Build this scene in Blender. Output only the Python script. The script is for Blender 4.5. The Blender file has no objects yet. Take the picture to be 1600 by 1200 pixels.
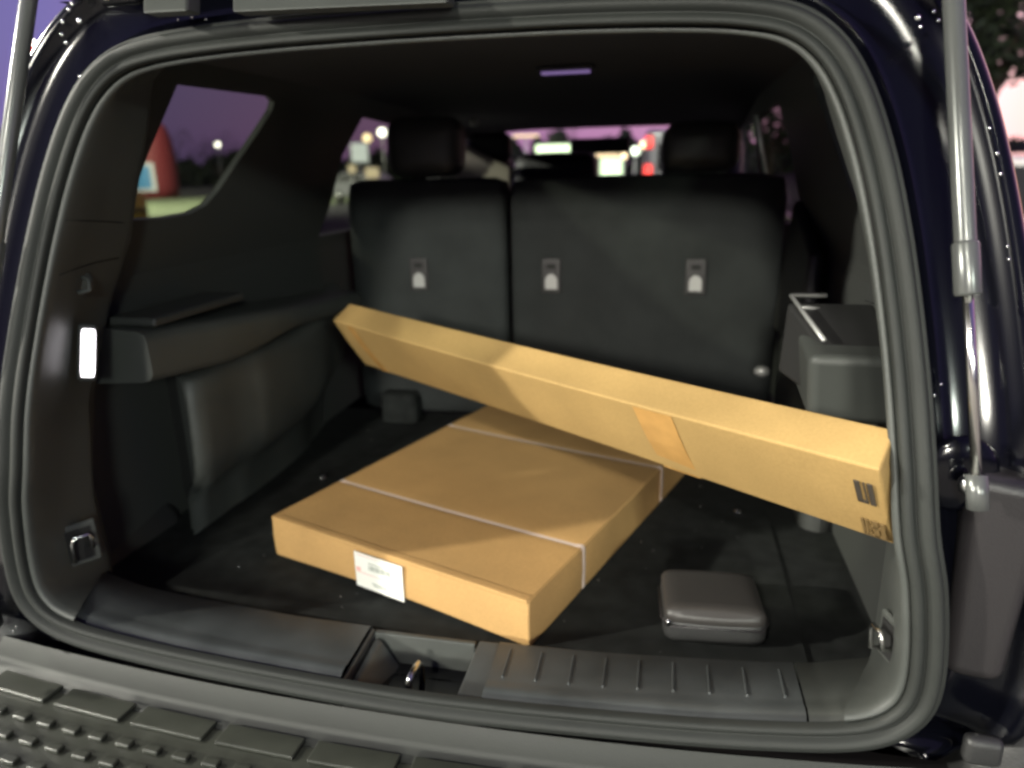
import bpy, bmesh, math, random
import numpy as np
from mathutils import Vector, Matrix
random.seed(7)
R = math.radians
scene = bpy.context.scene
COL = scene.collection

# ------------------------------------------------------------------ camera
cd = bpy.data.cameras.new('camera'); cam = bpy.data.objects.new('camera', cd); COL.objects.link(cam)
CAM = Vector((.31, 0, .70))
VX = Vector((.97750287, -.04165125, .20676873)); VY = Vector((.20995587, .28587136, -.93498455)); VZ = Vector((-.02016598, .95736239, .288185))
M3 = Matrix((VX, VY, VZ))                      # camera axes -> world axes (rows = world x, y, z seen by the camera)
cam.matrix_world = Matrix.Translation(CAM) @ M3.to_4x4()
cd.sensor_width = 36; cd.lens = 36 * 1112 / 1600; cd.clip_start = .02; cd.clip_end = 2000
cd.dof.use_dof = True; cd.dof.focus_distance = .83; cd.dof.aperture_fstop = 2.8
scene.camera = cam
scene.cycles.use_denoising = True
scene.render.film_transparent = False
scene.cycles.filter_width = 2.8

def ray(px, py): return M3 @ Vector((px - 800, 600 - py, -1112))
def on_y(px, py, y): r = ray(px, py); return CAM + r * ((y - CAM.y) / r.y)
def on_x(px, py, x): r = ray(px, py); return CAM + r * ((x - CAM.x) / r.x)
def on_z(px, py, z): r = ray(px, py); return CAM + r * ((z - CAM.z) / r.z)

# ------------------------------------------------------------------ world: dusk sky
GLOW_AZ = 33
w = bpy.data.worlds.new('World'); scene.world = w; w.use_nodes = True
nt = w.node_tree; N = nt.nodes; L = nt.links; N.clear()
out = N.new('ShaderNodeOutputWorld'); bg = N.new('ShaderNodeBackground'); L.new(bg.outputs[0], out.inputs[0])
sky = N.new('ShaderNodeTexSky'); sky.sky_type = 'NISHITA'; sky.sun_disc = False
sky.sun_elevation = R(-2.5); sky.sun_rotation = R(GLOW_AZ)
tc = N.new('ShaderNodeTexCoord')
dot = N.new('ShaderNodeVectorMath'); dot.operation = 'DOT_PRODUCT'
dot.inputs[1].default_value = (math.sin(R(GLOW_AZ)), math.cos(R(GLOW_AZ)), .05)
L.new(tc.outputs['Generated'], dot.inputs[0])
cr = N.new('ShaderNodeValToRGB'); L.new(dot.outputs['Value'], cr.inputs[0])
e = cr.color_ramp.elements
e[0].position = 0.0; e[0].color = (.10, .085, .25, 1)
e[1].position = 1.0; e[1].color = (1.5, .62, .42, 1)
for p, c in ((.25, (.16, .13, .40, 1)), (.5, (.30, .15, .42, 1)), (.8, (.50, .22, .52, 1)), (.94, (.95, .42, .80, 1)), (.975, (1.5, .9, 1.0, 1))):
    k = e.new(p); k.color = c
add = N.new('ShaderNodeMixRGB'); add.blend_type = 'ADD'; add.inputs[0].default_value = 1
L.new(cr.outputs[0], add.inputs[1])
sm = N.new('ShaderNodeMixRGB'); sm.blend_type = 'MULTIPLY'; sm.inputs[0].default_value = 1; sm.inputs[2].default_value = (.3, .3, .3, 1)
L.new(sky.outputs[0], sm.inputs[1]); L.new(sm.outputs[0], add.inputs[2])
L.new(add.outputs[0], bg.inputs[0]); bg.inputs[1].default_value = 1.0
scene.view_settings.view_transform = 'Standard'; scene.view_settings.look = 'None'
scene.view_settings.exposure = 0; scene.view_settings.gamma = 1

# ------------------------------------------------------------------ materials
def mat(name, col, rough=.5, metal=0, bump=0, scale=200, var=0, spec=.5, coat=0, emit=None, es=0, vscale=8):
    m = bpy.data.materials.new(name); m.use_nodes = True
    n = m.node_tree.nodes; l = m.node_tree.links; b = n['Principled BSDF']
    b.inputs['Base Color'].default_value = (*col, 1); b.inputs['Roughness'].default_value = rough
    b.inputs['Metallic'].default_value = metal; b.inputs['Specular IOR Level'].default_value = spec
    b.inputs['Coat Weight'].default_value = coat; b.inputs['Coat Roughness'].default_value = .03
    if emit: b.inputs['Emission Color'].default_value = (*emit, 1); b.inputs['Emission Strength'].default_value = es
    t = n.new('ShaderNodeTexCoord')
    if bump:
        x = n.new('ShaderNodeTexNoise'); x.inputs['Scale'].default_value = scale; x.inputs['Detail'].default_value = 3
        l.new(t.outputs['Object'], x.inputs['Vector'])
        bp = n.new('ShaderNodeBump'); bp.inputs['Strength'].default_value = bump; bp.inputs['Distance'].default_value = .002
        l.new(x.outputs['Fac'], bp.inputs['Height']); l.new(bp.outputs[0], b.inputs['Normal'])
    if var:
        x = n.new('ShaderNodeTexNoise'); x.inputs['Scale'].default_value = vscale; x.inputs['Detail'].default_value = 6
        l.new(t.outputs['Object'], x.inputs['Vector'])
        r = n.new('ShaderNodeValToRGB'); l.new(x.outputs['Fac'], r.inputs[0])
        r.color_ramp.elements[0].position = .3; r.color_ramp.elements[1].position = .7
        r.color_ramp.elements[0].color = (*[c * (1 - var) for c in col], 1)
        r.color_ramp.elements[1].color = (*[min(1, c * (1 + var)) for c in col], 1)
        l.new(r.outputs[0], b.inputs['Base Color'])
        q = n.new('ShaderNodeMapRange'); q.inputs['To Min'].default_value = rough * .85; q.inputs['To Max'].default_value = min(1, rough * 1.2)
        l.new(x.outputs['Fac'], q.inputs['Value']); l.new(q.outputs[0], b.inputs['Roughness'])
    return m

M = dict(
    trim=mat('trim_plastic', (.050, .054, .050), .5, bump=.25, scale=600, var=.15),
    trim_dark=mat('dark_trim', (.034, .036, .034), .6, bump=.2, scale=500),
    sill=mat('sill_plastic', (.052, .057, .058), .42, bump=.25, scale=500, var=.25, vscale=14),
    rubber=mat('seal_rubber', (.022, .024, .022), .6, spec=.3, bump=.15, scale=300, var=.15),
    carpet=mat('carpet', (.016, .0175, .017), .95, bump=1.0, scale=900, var=.35, vscale=30, spec=.15),
    seatback=mat('seatback_cloth', (.029, .032, .032), .85, bump=.6, scale=900, var=.18, vscale=12, spec=.2),
    headliner=mat('headliner_cloth', (.075, .075, .080), .9, bump=.5, scale=900, spec=.2),
    leather=mat('black_leather', (.022, .022, .022), .5, bump=.3, scale=300),
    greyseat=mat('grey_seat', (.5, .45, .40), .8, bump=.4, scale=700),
    paint=mat('black_paint', (.002, .0022, .004), .14, spec=.35),
    blackplastic=mat('black_plastic', (.02, .018, .019), .38, bump=.25, scale=500),
    pad=mat('step_pad', (.030, .032, .026), .30, bump=.2, scale=500, var=.15, vscale=20),
    chrome=mat('bright_metal', (.6, .6, .58), .22, 1),
    steel=mat('strut_rod_steel', (.62, .60, .56), .2, 1),
    strut=mat('strut_cylinder', (.12, .125, .12), .26, .4),
    black=mat('black_void', (.004, .004, .004), .8),
    silver=mat('silver_plastic', (.42, .42, .41), .35, .4),
    lamp_lens=mat('lit_lens', (.9, .9, .9), .3, emit=(1, .95, 1), es=5),
    tape=mat('packing_tape', (.50, .28, .09), .25, var=.12, vscale=30),
    strap=mat('plastic_strap', (.68, .56, .50), .3),
    label=mat('paper_label', (.80, .80, .74), .6),
    ink=mat('label_ink', (.30, .33, .29), .6), pink=mat('label_pink', (.80, .42, .38), .6), blackink=mat('black_ink', (.05, .04, .03), .6),
    brown=mat('brown_mark', (.16, .10, .035), .7),
    red=mat('red_fabric', (.14, .014, .018), .7, emit=(.5, .03, .03), es=0),
    grass=mat('grass', (.11, .135, .07), .9, var=.3, vscale=.4), asphalt=mat('asphalt', (.05, .05, .052), .9, var=.25, vscale=2, spec=.1),
    step_pad_base=mat('bumper_plastic', (.020, .022, .019), .6, bump=.2, scale=500, var=.2, vscale=10),
    leaf=mat('leaf', (.035, .05, .02), .7), bark=mat('bark', (.06, .045, .03), .9),
    pole=mat('galvanised_pole', (.3, .3, .3), .5, .5), wall=mat('pale_wall', (.55, .5, .4), .7, emit=(1, .75, .45), es=0),
    white=mat('white_board', (.45, .45, .45), .5), blueband=mat('blue_band', (.05, .17, .32), .6),
    yellow=mat('yellow_drum', (.45, .30, .05), .6), tail=mat('red_lens', (.5, .01, .01), .3, emit=(1, .03, .02), es=2.2),
    carpaint=mat('car_paint_grey', (.15, .15, .16), .3, coat=1), tyre=mat('tyre_rubber', (.02, .02, .02), .8),
)
def emis(name, col, s): return mat(name, col, .5, emit=col, es=s)
M['e_white'] = emis('lamp_white', (1, .93, .82), 30); M['e_warm'] = emis('lamp_warm', (1, .75, .45), 4); M['e_green'] = emis('lit_panel', (.75, .95, .6), 1.6)
M['e_orange'] = emis('lit_orange', (1, .72, .42), 1.3); M['e_sign'] = emis('lit_sign', (.95, 1, .95), 1.6); M['e_small'] = emis('small_lamp', (.9, 1, .8), 3)
M['e_car'] = emis('head_lamp', (1, .95, .85), 14)
M['e_cream'] = emis('cream_sign', (1, .8, .5), 1.5)

def glassmat(name, tint, fres=.06):
    m = bpy.data.materials.new(name); m.use_nodes = True; n = m.node_tree.nodes; l = m.node_tree.links; n.clear()
    o = n.new('ShaderNodeOutputMaterial'); mx = n.new('ShaderNodeMixShader'); t = n.new('ShaderNodeBsdfTransparent'); g = n.new('ShaderNodeBsdfGlossy')
    t.inputs[0].default_value = (*tint, 1); g.inputs['Roughness'].default_value = .02; g.inputs['Color'].default_value = (.8, .8, .8, 1)
    mx.inputs[0].default_value = fres; l.new(t.outputs[0], mx.inputs[1]); l.new(g.outputs[0], mx.inputs[2]); l.new(mx.outputs[0], o.inputs[0])
    return m
M['glass'] = glassmat('tinted_glass', (.29, .31, .26)); M['glass_clear'] = glassmat('clear_glass', (.85, .88, .86), .05)

def cardboard(name, base):
    m = bpy.data.materials.new(name); m.use_nodes = True; n = m.node_tree.nodes; l = m.node_tree.links; b = n['Principled BSDF']
    b.inputs['Roughness'].default_value = .75; b.inputs['Specular IOR Level'].default_value = .25
    t = n.new('ShaderNodeTexCoord')
    x = n.new('ShaderNodeTexNoise'); x.inputs['Scale'].default_value = 7; x.inputs['Detail'].default_value = 7
    x2 = n.new('ShaderNodeTexNoise'); x2.inputs['Scale'].default_value = 260; x2.inputs['Detail'].default_value = 2
    for q in (x, x2): l.new(t.outputs['Object'], q.inputs['Vector'])
    r = n.new('ShaderNodeValToRGB'); r.color_ramp.elements[0].position = .3; r.color_ramp.elements[1].position = .72
    r.color_ramp.elements[0].color = (*[c * .88 for c in base], 1); r.color_ramp.elements[1].color = (*[c * 1.08 for c in base], 1)
    l.new(x.outputs['Fac'], r.inputs[0])
    mx = n.new('ShaderNodeMixRGB'); mx.blend_type = 'MULTIPLY'; mx.inputs[0].default_value = .25
    l.new(r.outputs[0], mx.inputs[1]); l.new(x2.outputs['Fac'], mx.inputs[2]); l.new(mx.outputs[0], b.inputs['Base Color'])
    wv = n.new('ShaderNodeTexWave'); wv.inputs['Scale'].default_value = 55; wv.inputs['Distortion'].default_value = .4   # the flutes under the liner
    l.new(t.outputs['Object'], wv.inputs['Vector'])
    ad = n.new('ShaderNodeMath'); ad.operation = 'ADD'; l.new(x.outputs['Fac'], ad.inputs[0])
    mu = n.new('ShaderNodeMath'); mu.operation = 'MULTIPLY'; mu.inputs[1].default_value = .06; l.new(wv.outputs['Fac'], mu.inputs[0]); l.new(mu.outputs[0], ad.inputs[1])
    bp = n.new('ShaderNodeBump'); bp.inputs['Strength'].default_value = .35; bp.inputs['Distance'].default_value = .003
    l.new(ad.outputs[0], bp.inputs['Height']); l.new(bp.outputs[0], b.inputs['Normal'])
    return m
M['card'] = cardboard('cardboard', (.53, .32, .125)); M['card2'] = cardboard('cardboard_pale', (.43, .28, .105))

# ------------------------------------------------------------------ helpers
def link(o, parent=None):
    COL.objects.link(o)
    if parent: o.parent = parent
    return o
def mesh(name, verts, faces, m, parent=None, smooth=False, bevel=0, seg=2, solid=0, subsurf=0, loc=None, rotz=None, auto=None):
    me = bpy.data.meshes.new(name); me.from_pydata([tuple(v) for v in verts], [], faces)
    bm = bmesh.new(); bm.from_mesh(me); bmesh.ops.recalc_face_normals(bm, faces=bm.faces); bm.to_mesh(me); bm.free()
    me.materials.append(M[m] if isinstance(m, str) else m)
    if smooth: me.polygons.foreach_set('use_smooth', [True] * len(me.polygons))
    o = link(bpy.data.objects.new(name, me), parent)
    if loc is not None: o.location = loc
    if rotz is not None: o.rotation_euler = (0, 0, rotz)
    if solid: s = o.modifiers.new('s', 'SOLIDIFY'); s.thickness = solid; s.offset = 0
    if bevel:
        b = o.modifiers.new('b', 'BEVEL'); b.width = bevel; b.segments = seg; b.limit_method = 'ANGLE'; b.angle_limit = R(35)
        me.polygons.foreach_set('use_smooth', [True] * len(me.polygons)); wn = o.modifiers.new('w', 'WEIGHTED_NORMAL')
    if subsurf: s = o.modifiers.new('u', 'SUBSURF'); s.levels = subsurf; s.render_levels = subsurf
    return o
BF = [(0, 1, 2, 3), (7, 6, 5, 4), (0, 4, 5, 1), (1, 5, 6, 2), (2, 6, 7, 3), (3, 7, 4, 0)]
def box(name, a, b, m, parent=None, bevel=0, seg=2, taper=None, **k):
    (x0, y0, z0), (x1, y1, z1) = a, b
    v = [(x0, y0, z0), (x1, y0, z0), (x1, y1, z0), (x0, y1, z0), (x0, y0, z1), (x1, y0, z1), (x1, y1, z1), (x0, y1, z1)]
    if taper: v = [taper(Vector(p)) for p in v]
    return mesh(name, v, BF, m, parent, bevel=bevel, seg=seg, **k)
def hexa(name, pts, m, parent=None, bevel=0, seg=2): return mesh(name, pts, BF, m, parent, bevel=bevel, seg=seg)
def empty(name, loc=(0, 0, 0), rz=0):
    o = link(bpy.data.objects.new(name, None)); o.location = loc; o.rotation_euler = (0, 0, rz); o.empty_display_size = .1; return o
def tag(o, label=None, cat=None, group=None, kind=None):
    if label: o['label'] = label
    if cat: o['category'] = cat
    if group: o['group'] = group
    if kind: o['kind'] = kind
    return o
def tube(name, pts, r, m, parent=None, n=16, cap=True):
    """round bar through pts; r is a number or one radius per point"""
    rs = r if isinstance(r, (list, tuple)) else [r] * len(pts); P = [Vector(p) for p in pts]; vs = []; fs = []
    for i, p in enumerate(P):
        t = (P[min(i + 1, len(P) - 1)] - P[max(i - 1, 0)]).normalized()
        if t.length == 0: t = (P[-1] - P[0]).normalized()
        u = t.orthogonal().normalized() if i == 0 else (u - t * u.dot(t)).normalized()
        v = t.cross(u)
        vs += [p + (u * math.cos(a) + v * math.sin(a)) * rs[i] for a in (2 * math.pi * k / n for k in range(n))]
    for i in range(len(P) - 1):
        fs += [(i * n + k, i * n + (k + 1) % n, (i + 1) * n + (k + 1) % n, (i + 1) * n + k) for k in range(n)]
    if cap: fs += [tuple(range(n)), tuple(range((len(P) - 1) * n, len(P) * n))]
    o = mesh(name, vs, fs, m, parent, smooth=True)
    return o
def ball(name, c, r, m, parent=None, sc=(1, 1, 1), n=12):
    vs = []; fs = []; k = n; j = n // 2 + 1
    for i in range(j + 1):
        a = math.pi * i / j
        for q in range(k):
            b = 2 * math.pi * q / k; vs.append((c[0] + r * sc[0] * math.sin(a) * math.cos(b), c[1] + r * sc[1] * math.sin(a) * math.sin(b), c[2] + r * sc[2] * math.cos(a)))
    for i in range(j): fs += [(i * k + q, i * k + (q + 1) % k, (i + 1) * k + (q + 1) % k, (i + 1) * k + q) for q in range(k)]
    o = mesh(name, vs, fs, m, parent, smooth=True); bm = bmesh.new(); bm.from_mesh(o.data); bmesh.ops.remove_doubles(bm, verts=bm.verts, dist=1e-6); bmesh.ops.recalc_face_normals(bm, faces=bm.faces); bm.to_mesh(o.data); bm.free()
    return o
def loft(name, rows, m, parent=None, closed=False, smooth=True, solid=0):
    n = len(rows[0]); vs = [p for r in rows for p in r]; fs = []
    for i in range(len(rows) - 1):
        for k in range(n if closed else n - 1): fs.append((i * n + k, i * n + (k + 1) % n, (i + 1) * n + (k + 1) % n, (i + 1) * n + k))
    return mesh(name, vs, fs, m, parent, smooth=smooth, solid=solid)
def sstep(a, b, x): t = max(0, min(1, (x - a) / (b - a))); return t * t * (3 - 2 * t)

# ------------------------------------------------------------------ lot lamps (the light of the place)
GZ = -.80
def lot_lamp(az, dist, height, power, label, col=(1, .975, .85), size=.5, tilt=None, target=(0, 1.2, .2), cone=70):
    x, y = math.sin(R(az)) * dist, math.cos(R(az)) * dist
    o = empty('lot_lamp', (x, y, GZ)); tag(o, label, 'street lamp', 'lamps around the parking lot')
    u = Vector((-x, -y, 0)).normalized(); h = height - GZ
    tube('pole', [(0, 0, 0), (0, 0, h)], [.10, .06], 'pole', o)
    tube('arm', [Vector((0, 0, h - .1)), Vector((0, 0, h)) + u * .8], .035, 'pole', o)
    c = Vector((0, 0, h)) + u * 1.0
    a = math.atan2(u.y, u.x)
    q = max(.35, size * .55)
    hd = box('lamp_head', (-q, -q, -.06), (q, q, .06), 'pole', o, bevel=.03); hd.location = c; hd.rotation_euler = (0, 0, a)
    ln = box('lamp_lens', (-q * .85, -q * .85, -.10), (q * .85, q * .85, -.062), 'e_white', o, bevel=.02); ln.location = c; ln.rotation_euler = (0, 0, a)
    ld = bpy.data.lights.new('lamp_light', 'SPOT'); ld.energy = power; ld.color = col; ld.shadow_soft_size = size * .5; ld.spot_size = R(cone); ld.spot_blend = .6
    lo = link(bpy.data.objects.new('lamp_light', ld)); lo.location = Vector((x, y, GZ)) + c + Vector((0, 0, -.25)) + u * .2
    lo.rotation_euler = (Vector(target) - lo.location).to_track_quat('-Z', 'Y').to_euler()
    return o
def elev_lamp(az, dist, elev, power, label, **k):
    return lot_lamp(az, dist, dist * math.tan(R(elev)) + .3, power, label, **k)
elev_lamp(184, 22, 16.5, 21000, 'tall pole lamp straight behind the open tailgate', size=2.2)
elev_lamp(246, 16, 18, 17000, 'pole lamp out to the left behind the vehicle', size=.55)
elev_lamp(278, 12, 29, 11000, 'pole lamp beside the left rear window', size=.9)
elev_lamp(195, 13, 35, 4600, 'added fill lamp on a near pole behind the vehicle, closest to the tailgate', size=1.0)  # added fill lamp, steep enough to brighten the box tops
elev_lamp(148, 24, 15, 9500, 'pole lamp behind and to the right', size=2.4, col=(.9, 1, .88))

# ------------------------------------------------------------------ the vehicle
suv = empty('parked_suv', (0, .9, GZ)); tag(suv, 'black large SUV seen from behind with its tailgate open and cargo bay lit', 'car')
V = suv
_off = Vector((0, -.9, -GZ))
# every part is written in scene coordinates; parts are re-based to the empty at the end of the script

def W(z):                                    # inner half width of the cabin at height z
    return .645 if z < .5 else .645 - .035 * sstep(.5, .64, z) - max(0, z - .62) * .20

# opening: centre line of the weather seal (half outline x, z), its surface leans forward above the belt
HALF = [(0, .004), (.12, .007), (.24, .013), (.36, .021), (.45, .030), (.525, .041), (.572, .056), (.601, .080), (.615, .115), (.615, .17), (.604, .25), (.588, .32), (.578, .40), (.569, .48), (.558, .56), (.544, .64),
        (.526, .715), (.503, .78), (.475, .825), (.436, .854), (.38, .868), (.30, .875), (.2, .879), (.1, .8805), (0, .881)]
def ycurve(z): return .75 + .33 * (max(0, z - .2) ** 2 / .8 if z < .6 else .2 + (z - .6)) * (1.0)
def yo(z):
    if z <= .25: return .75
    if z <= .45: return .75 + .33 * (z - .25) ** 2 / .4
    return .75 + .033 + .33 * (z - .45)
ctrl = HALF + [(-x, z) for x, z in HALF[-2:0:-1]]
def catmull(P, sub=6):
    o = []; n = len(P)
    for i in range(n):
        p0, p1, p2, p3 = (np.array(P[(i + k) % n], float) for k in (-1, 0, 1, 2))
        for s in range(sub):
            t = s / sub; o.append(tuple(.5 * ((2 * p1) + (-p0 + p2) * t + (2 * p0 - 5 * p1 + 4 * p2 - p3) * t * t + (-p0 + 3 * p1 - 3 * p2 + p3) * t ** 3)))
    return o
LP = catmull(ctrl, 6); NL = len(LP)
def offs(u):                                 # the outline pushed outward by u
    o = []
    for i in range(NL):
        a, b = np.array(LP[i - 1]), np.array(LP[(i + 1) % NL]); t = b - a; t /= np.linalg.norm(t); n = np.array((t[1], -t[0]))
        o.append((LP[i][0] + n[0] * u, LP[i][1] + n[1] * u))
    return o
def ring(u, dy, zlift=0): return [Vector((x, yo(z) + dy, z + zlift)) for x, z in offs(u)]

# weather seal: two soft rubber lips with a groove between
prof = [(-.0180, .012), (-.0180, .003), (-.0160, -.001), (-.0125, -.002), (-.0085, -.001), (-.0062, .002), (-.0050, .004), (-.0036, .002), (-.001, -.003), (.003, -.0065), (.0075, -.007), (.0105, -.0045), (.012, -.001), (.0132, .001), (.0150, -.0005), (.0172, .001), (.0180, .006), (.0178, .014)]
loft('weather_seal', [ring(u, v) for u, v in prof], 'rubber', V, closed=True)
# painted body flange round the opening, gutter, then the outer corner and the side of the body
fl = [(.0175, .014, 0), (.024, .030, 0), (.034, .046, 0), (.050, .050, 0), (.070, .049, 0), (.090, .045, 0), (.104, .038, 0), (.112, .028, 0), (.118, .022, 0), (.126, .022, 0), (.134, .032, 0), (.140, .06, 0), (.145, .12, 0)]
rows = []
for u, dy, dz in fl:
    r = ring(u, dy)
    rows.append([Vector((p.x, p.y + .05 * sstep(.06, -.01, p.z) * (u > .03), max(p.z, -.03))) for p in r])
loft('body_shell', rows, 'paint', V, closed=True)
# inner lip trim: from the seal inwards (skips the sill, which is built below)
def trim_row(u, s, dy):
    r = []
    for (x, z), (xa, za) in zip(LP, offs(u)):
        if z < .045 and abs(x) < .56: continue
        sg = math.copysign(1, x); zz = max(za, .012); top = sstep(.78, .86, z)
        xs = float(np.interp(z, [0, .2, .35, .5, .587, .665, .74, .81, .85], [.605, .600, .612, .606, .576, .548, .517, .490, .47]))
        ys = float(np.interp(z, [0, .2, .35, .5, .6, .8, .9], [.91, .90, .94, 1.02, 1.05, 1.05, 1.04]))
        p0 = Vector((xa, yo(z) + dy, zz))
        p1 = Vector((sg * (xs * (1 - top) + abs(x) * top), ys, zz * (1 - top) + (z + .036) * top))
        p2 = Vector((sg * ((W(min(z, .9)) - .004) * (1 - top) + abs(x) * top), ys + .045, zz * (1 - top) + (z + .045) * top))
        q = p0.lerp(p1, s) if s <= 1 else p1.lerp(p2, s - 1)
        r.append((x, z, q))
    return r
def rot_start(r):                            # start the open strip at the lower right and run over the top
    k = max(range(len(r)), key=lambda i: (r[i][0] - r[i - 1][0]) ** 2 + (r[i][1] - r[i - 1][1]) ** 2)
    return [q[2] for q in r[k:] + r[:k]]
rows = [rot_start(trim_row(u, s, dy)) for u, s, dy in ((-.017, 0, .014), (-.019, 0, .009), (-.023, 0, .007), (-.027, .02, .010), (-.028, .08, .012), (-.029, .22, .010), (-.026, .45, .006), (-.022, .7, .003), (-.018, .9, .0), (-.01, .985, 0), (0, 1.03, 0), (0, 1.15, 0), (0, 1.6, 0), (0, 2, 0))]
loft('opening_trim', rows, 'trim', V)

# side walls with window openings -------------------------------------------------
from mathutils.geometry import tessellate_polygon
def on_wall(px, py, side):
    x = .60
    for _ in range(12): p = on_x(px, py, side * x); x = W(p.z)
    return p
quarter = [on_wall(px, py, -1) for px, py in ((281, 131), (425, 150), (432, 158), (428, 172), (405, 208), (372, 256), (345, 297), (325, 320), (300, 333), (262, 340), (203, 343), (200, 338), (237, 235))]
qw = [(p.y, p.z) for p in quarter]
rear_win = [(1.86, .535), (2.62, .535), (2.52, .84), (2.05, .855), (1.94, .75)]
front_win = [(2.74, .53), (3.30, .52), (2.95, .84), (2.66, .85)]
def wall(side, name, x_extra, m, wins, outline):
    polys = [[Vector((y, z, 0)) for y, z in outline]] + [[Vector((y, z, 0)) for y, z in q] for q in wins]
    flat = [p for q in polys for p in q]
    bm = bmesh.new(); vs = [bm.verts.new((p.x, p.y, 0)) for p in flat]
    for t in tessellate_polygon(polys):
        try: bm.faces.new([vs[i] for i in t])
        except ValueError: pass
    for zc in (.5, .53, .56, .60, .64, .7, .78):            # so the wall can bend with the tumblehome
        bmesh.ops.bisect_plane(bm, geom=bm.verts[:] + bm.edges[:] + bm.faces[:], plane_co=(0, zc, 0), plane_no=(0, 1, 0))
    for v in bm.verts:
        y, z = v.co.x, v.co.y; v.co = (side * (W(z) + x_extra), y, z)
    me = bpy.data.meshes.new(name); bm.to_mesh(me); bm.free(); me.materials.append(M[m] if isinstance(m, str) else m)
    o = link(bpy.data.objects.new(name, me), V)
    s = o.modifiers.new('s', 'SOLIDIFY'); s.thickness = .014; s.offset = 0
    b = o.modifiers.new('b', 'BEVEL'); b.width = .008; b.segments = 3; b.limit_method = 'ANGLE'; b.angle_limit = R(50)
    return o
out_l = [(1.22, .002), (3.7, .002), (3.7, .45), (3.35, .93), (.99, .93), (.99, .36), (1.22, .36)]
out_r = [(.99, .002), (3.7, .002), (3.7, .45), (3.35, .93), (.99, .93)]
wall(-1, 'left_wall_trim', .012, 'trim_dark', [qw, rear_win, front_win], out_l)
wall(1, 'right_wall_trim', .012, 'trim_dark', [qw, rear_win, front_win], out_r)
def pane(side, win, m='glass'):
    c = sum((Vector(p) for p in win), Vector((0, 0))) / len(win)
    v = []
    for p in win:
        q = c + (Vector(p) - c) * 1.04; v.append((side * (W(q.y) + .016), q.x, q.y))
    mesh('window_pane', v, [tuple(range(len(v)))], m, V)
for s in (-1, 1):
    pane(s, qw); pane(s, rear_win); pane(s, front_win, 'glass_clear')
# outer skin of the doors below and above the windows is the body shell; the roof skin
mesh('roof', [(-.60, 1.02, .955), (.60, 1.02, .955), (.72, 3.4, .97), (-.72, 3.4, .97), (-.6, 1.4, 1.01), (.6, 1.4, 1.01), (.6, 3.1, 1.02), (-.6, 3.1, 1.02)],
     [(0, 1, 5, 4), (1, 2, 6, 5), (2, 3, 7, 6), (3, 0, 4, 7), (4, 5, 6, 7)], 'paint', V)
# headliner: rises from the opening, runs forward, dips at the sides
hl = []
for y in (1.03, 1.08, 1.2, 1.5, 1.9, 2.4, 2.9, 3.25):
    r = []
    for i in range(25):
        x = -.60 + 1.2 * i / 24; z0 = .918 + .022 * sstep(1.03, 1.25, y) - .075 * sstep(2.4, 3.3, y)
        r.append(Vector((x, y, z0 - .05 * (abs(x) / .60) ** 5)))
    hl.append(r)
loft('headliner', hl, 'headliner', V)
for p, nm in (((.045, 1.76), 'roof_lamp'),):
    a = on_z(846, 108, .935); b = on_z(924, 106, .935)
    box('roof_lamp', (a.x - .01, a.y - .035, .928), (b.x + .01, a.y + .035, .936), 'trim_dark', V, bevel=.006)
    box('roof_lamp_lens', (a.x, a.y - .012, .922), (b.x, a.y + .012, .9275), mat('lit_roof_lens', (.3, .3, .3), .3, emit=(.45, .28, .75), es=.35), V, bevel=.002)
# windscreen, dash, mirror
mesh('windscreen', [(-.62, 3.25, .865), (.62, 3.25, .865), (.68, 4.0, .42), (-.68, 4.0, .42)], [(0, 1, 2, 3)], 'glass_clear', V)
box('dashboard', (-.68, 3.55, -.1), (.68, 4.0, .40), 'trim_dark', V, bevel=.04)
mi = box('rear_mirror', (-.13, 3.26, .76), (.13, 3.29, .825), 'trim_dark', V, bevel=.012)
# floor
box('cargo_floor', (-.80, .885, -.03), (.66, 1.95, .0), 'carpet', V, bevel=.004)
box('floor_liner', (-.545, .895, .0005), (.535, 1.86, .004), 'carpet', V, bevel=.0015)
box('cabin_floor', (-.66, 1.95, -.30), (.66, 4.0, -.27), 'carpet', V)
for px, py in ((1153, 797), (505, 744)):
    p = on_z(px, py, .008); ball('floor_button', (p.x, p.y, .006), .009, 'chrome', V, sc=(1, 1, .5))

# sill plate in three lengths with the latch pocket between
def sill(name, x0, x1, parent, m='sill'):
    n = 24; rows = []
    for yy, zz in ((-.062, 0), (.0, 0)): pass
    for (dy, dz) in ((.014, -.004), (.019, .006), (.028, .0125), (.038, .0145), (.048, .0125), (.056, .0125), (.128, .019), (.134, .018), (.136, .010), (.137, -.012)):
        r = []
        for i in range(n + 1):
            x = x0 + (x1 - x0) * i / n; ax = abs(x)
            zb = np.interp(ax, [0, .24, .45, .525, .60], [.004, .013, .030, .041, .066])
            bow = .0 + .06 * ax * ax
            hz = zb if dy < .06 else zb * .75
            if dy > .13: hz = zb * .5
            r.append(Vector((x, .75 + dy + (bow * .3 if dy > .05 else 0), hz + dz)))
        rows.append(r)
    return loft(name, rows, m, parent, solid=0)
sl = sill('sill_plate', -.62, -.118, V); sr = sill('sill_plate', .088, .50, V); sr2 = sill('sill_end_cap', .5025, .62, V, 'trim')
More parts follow.
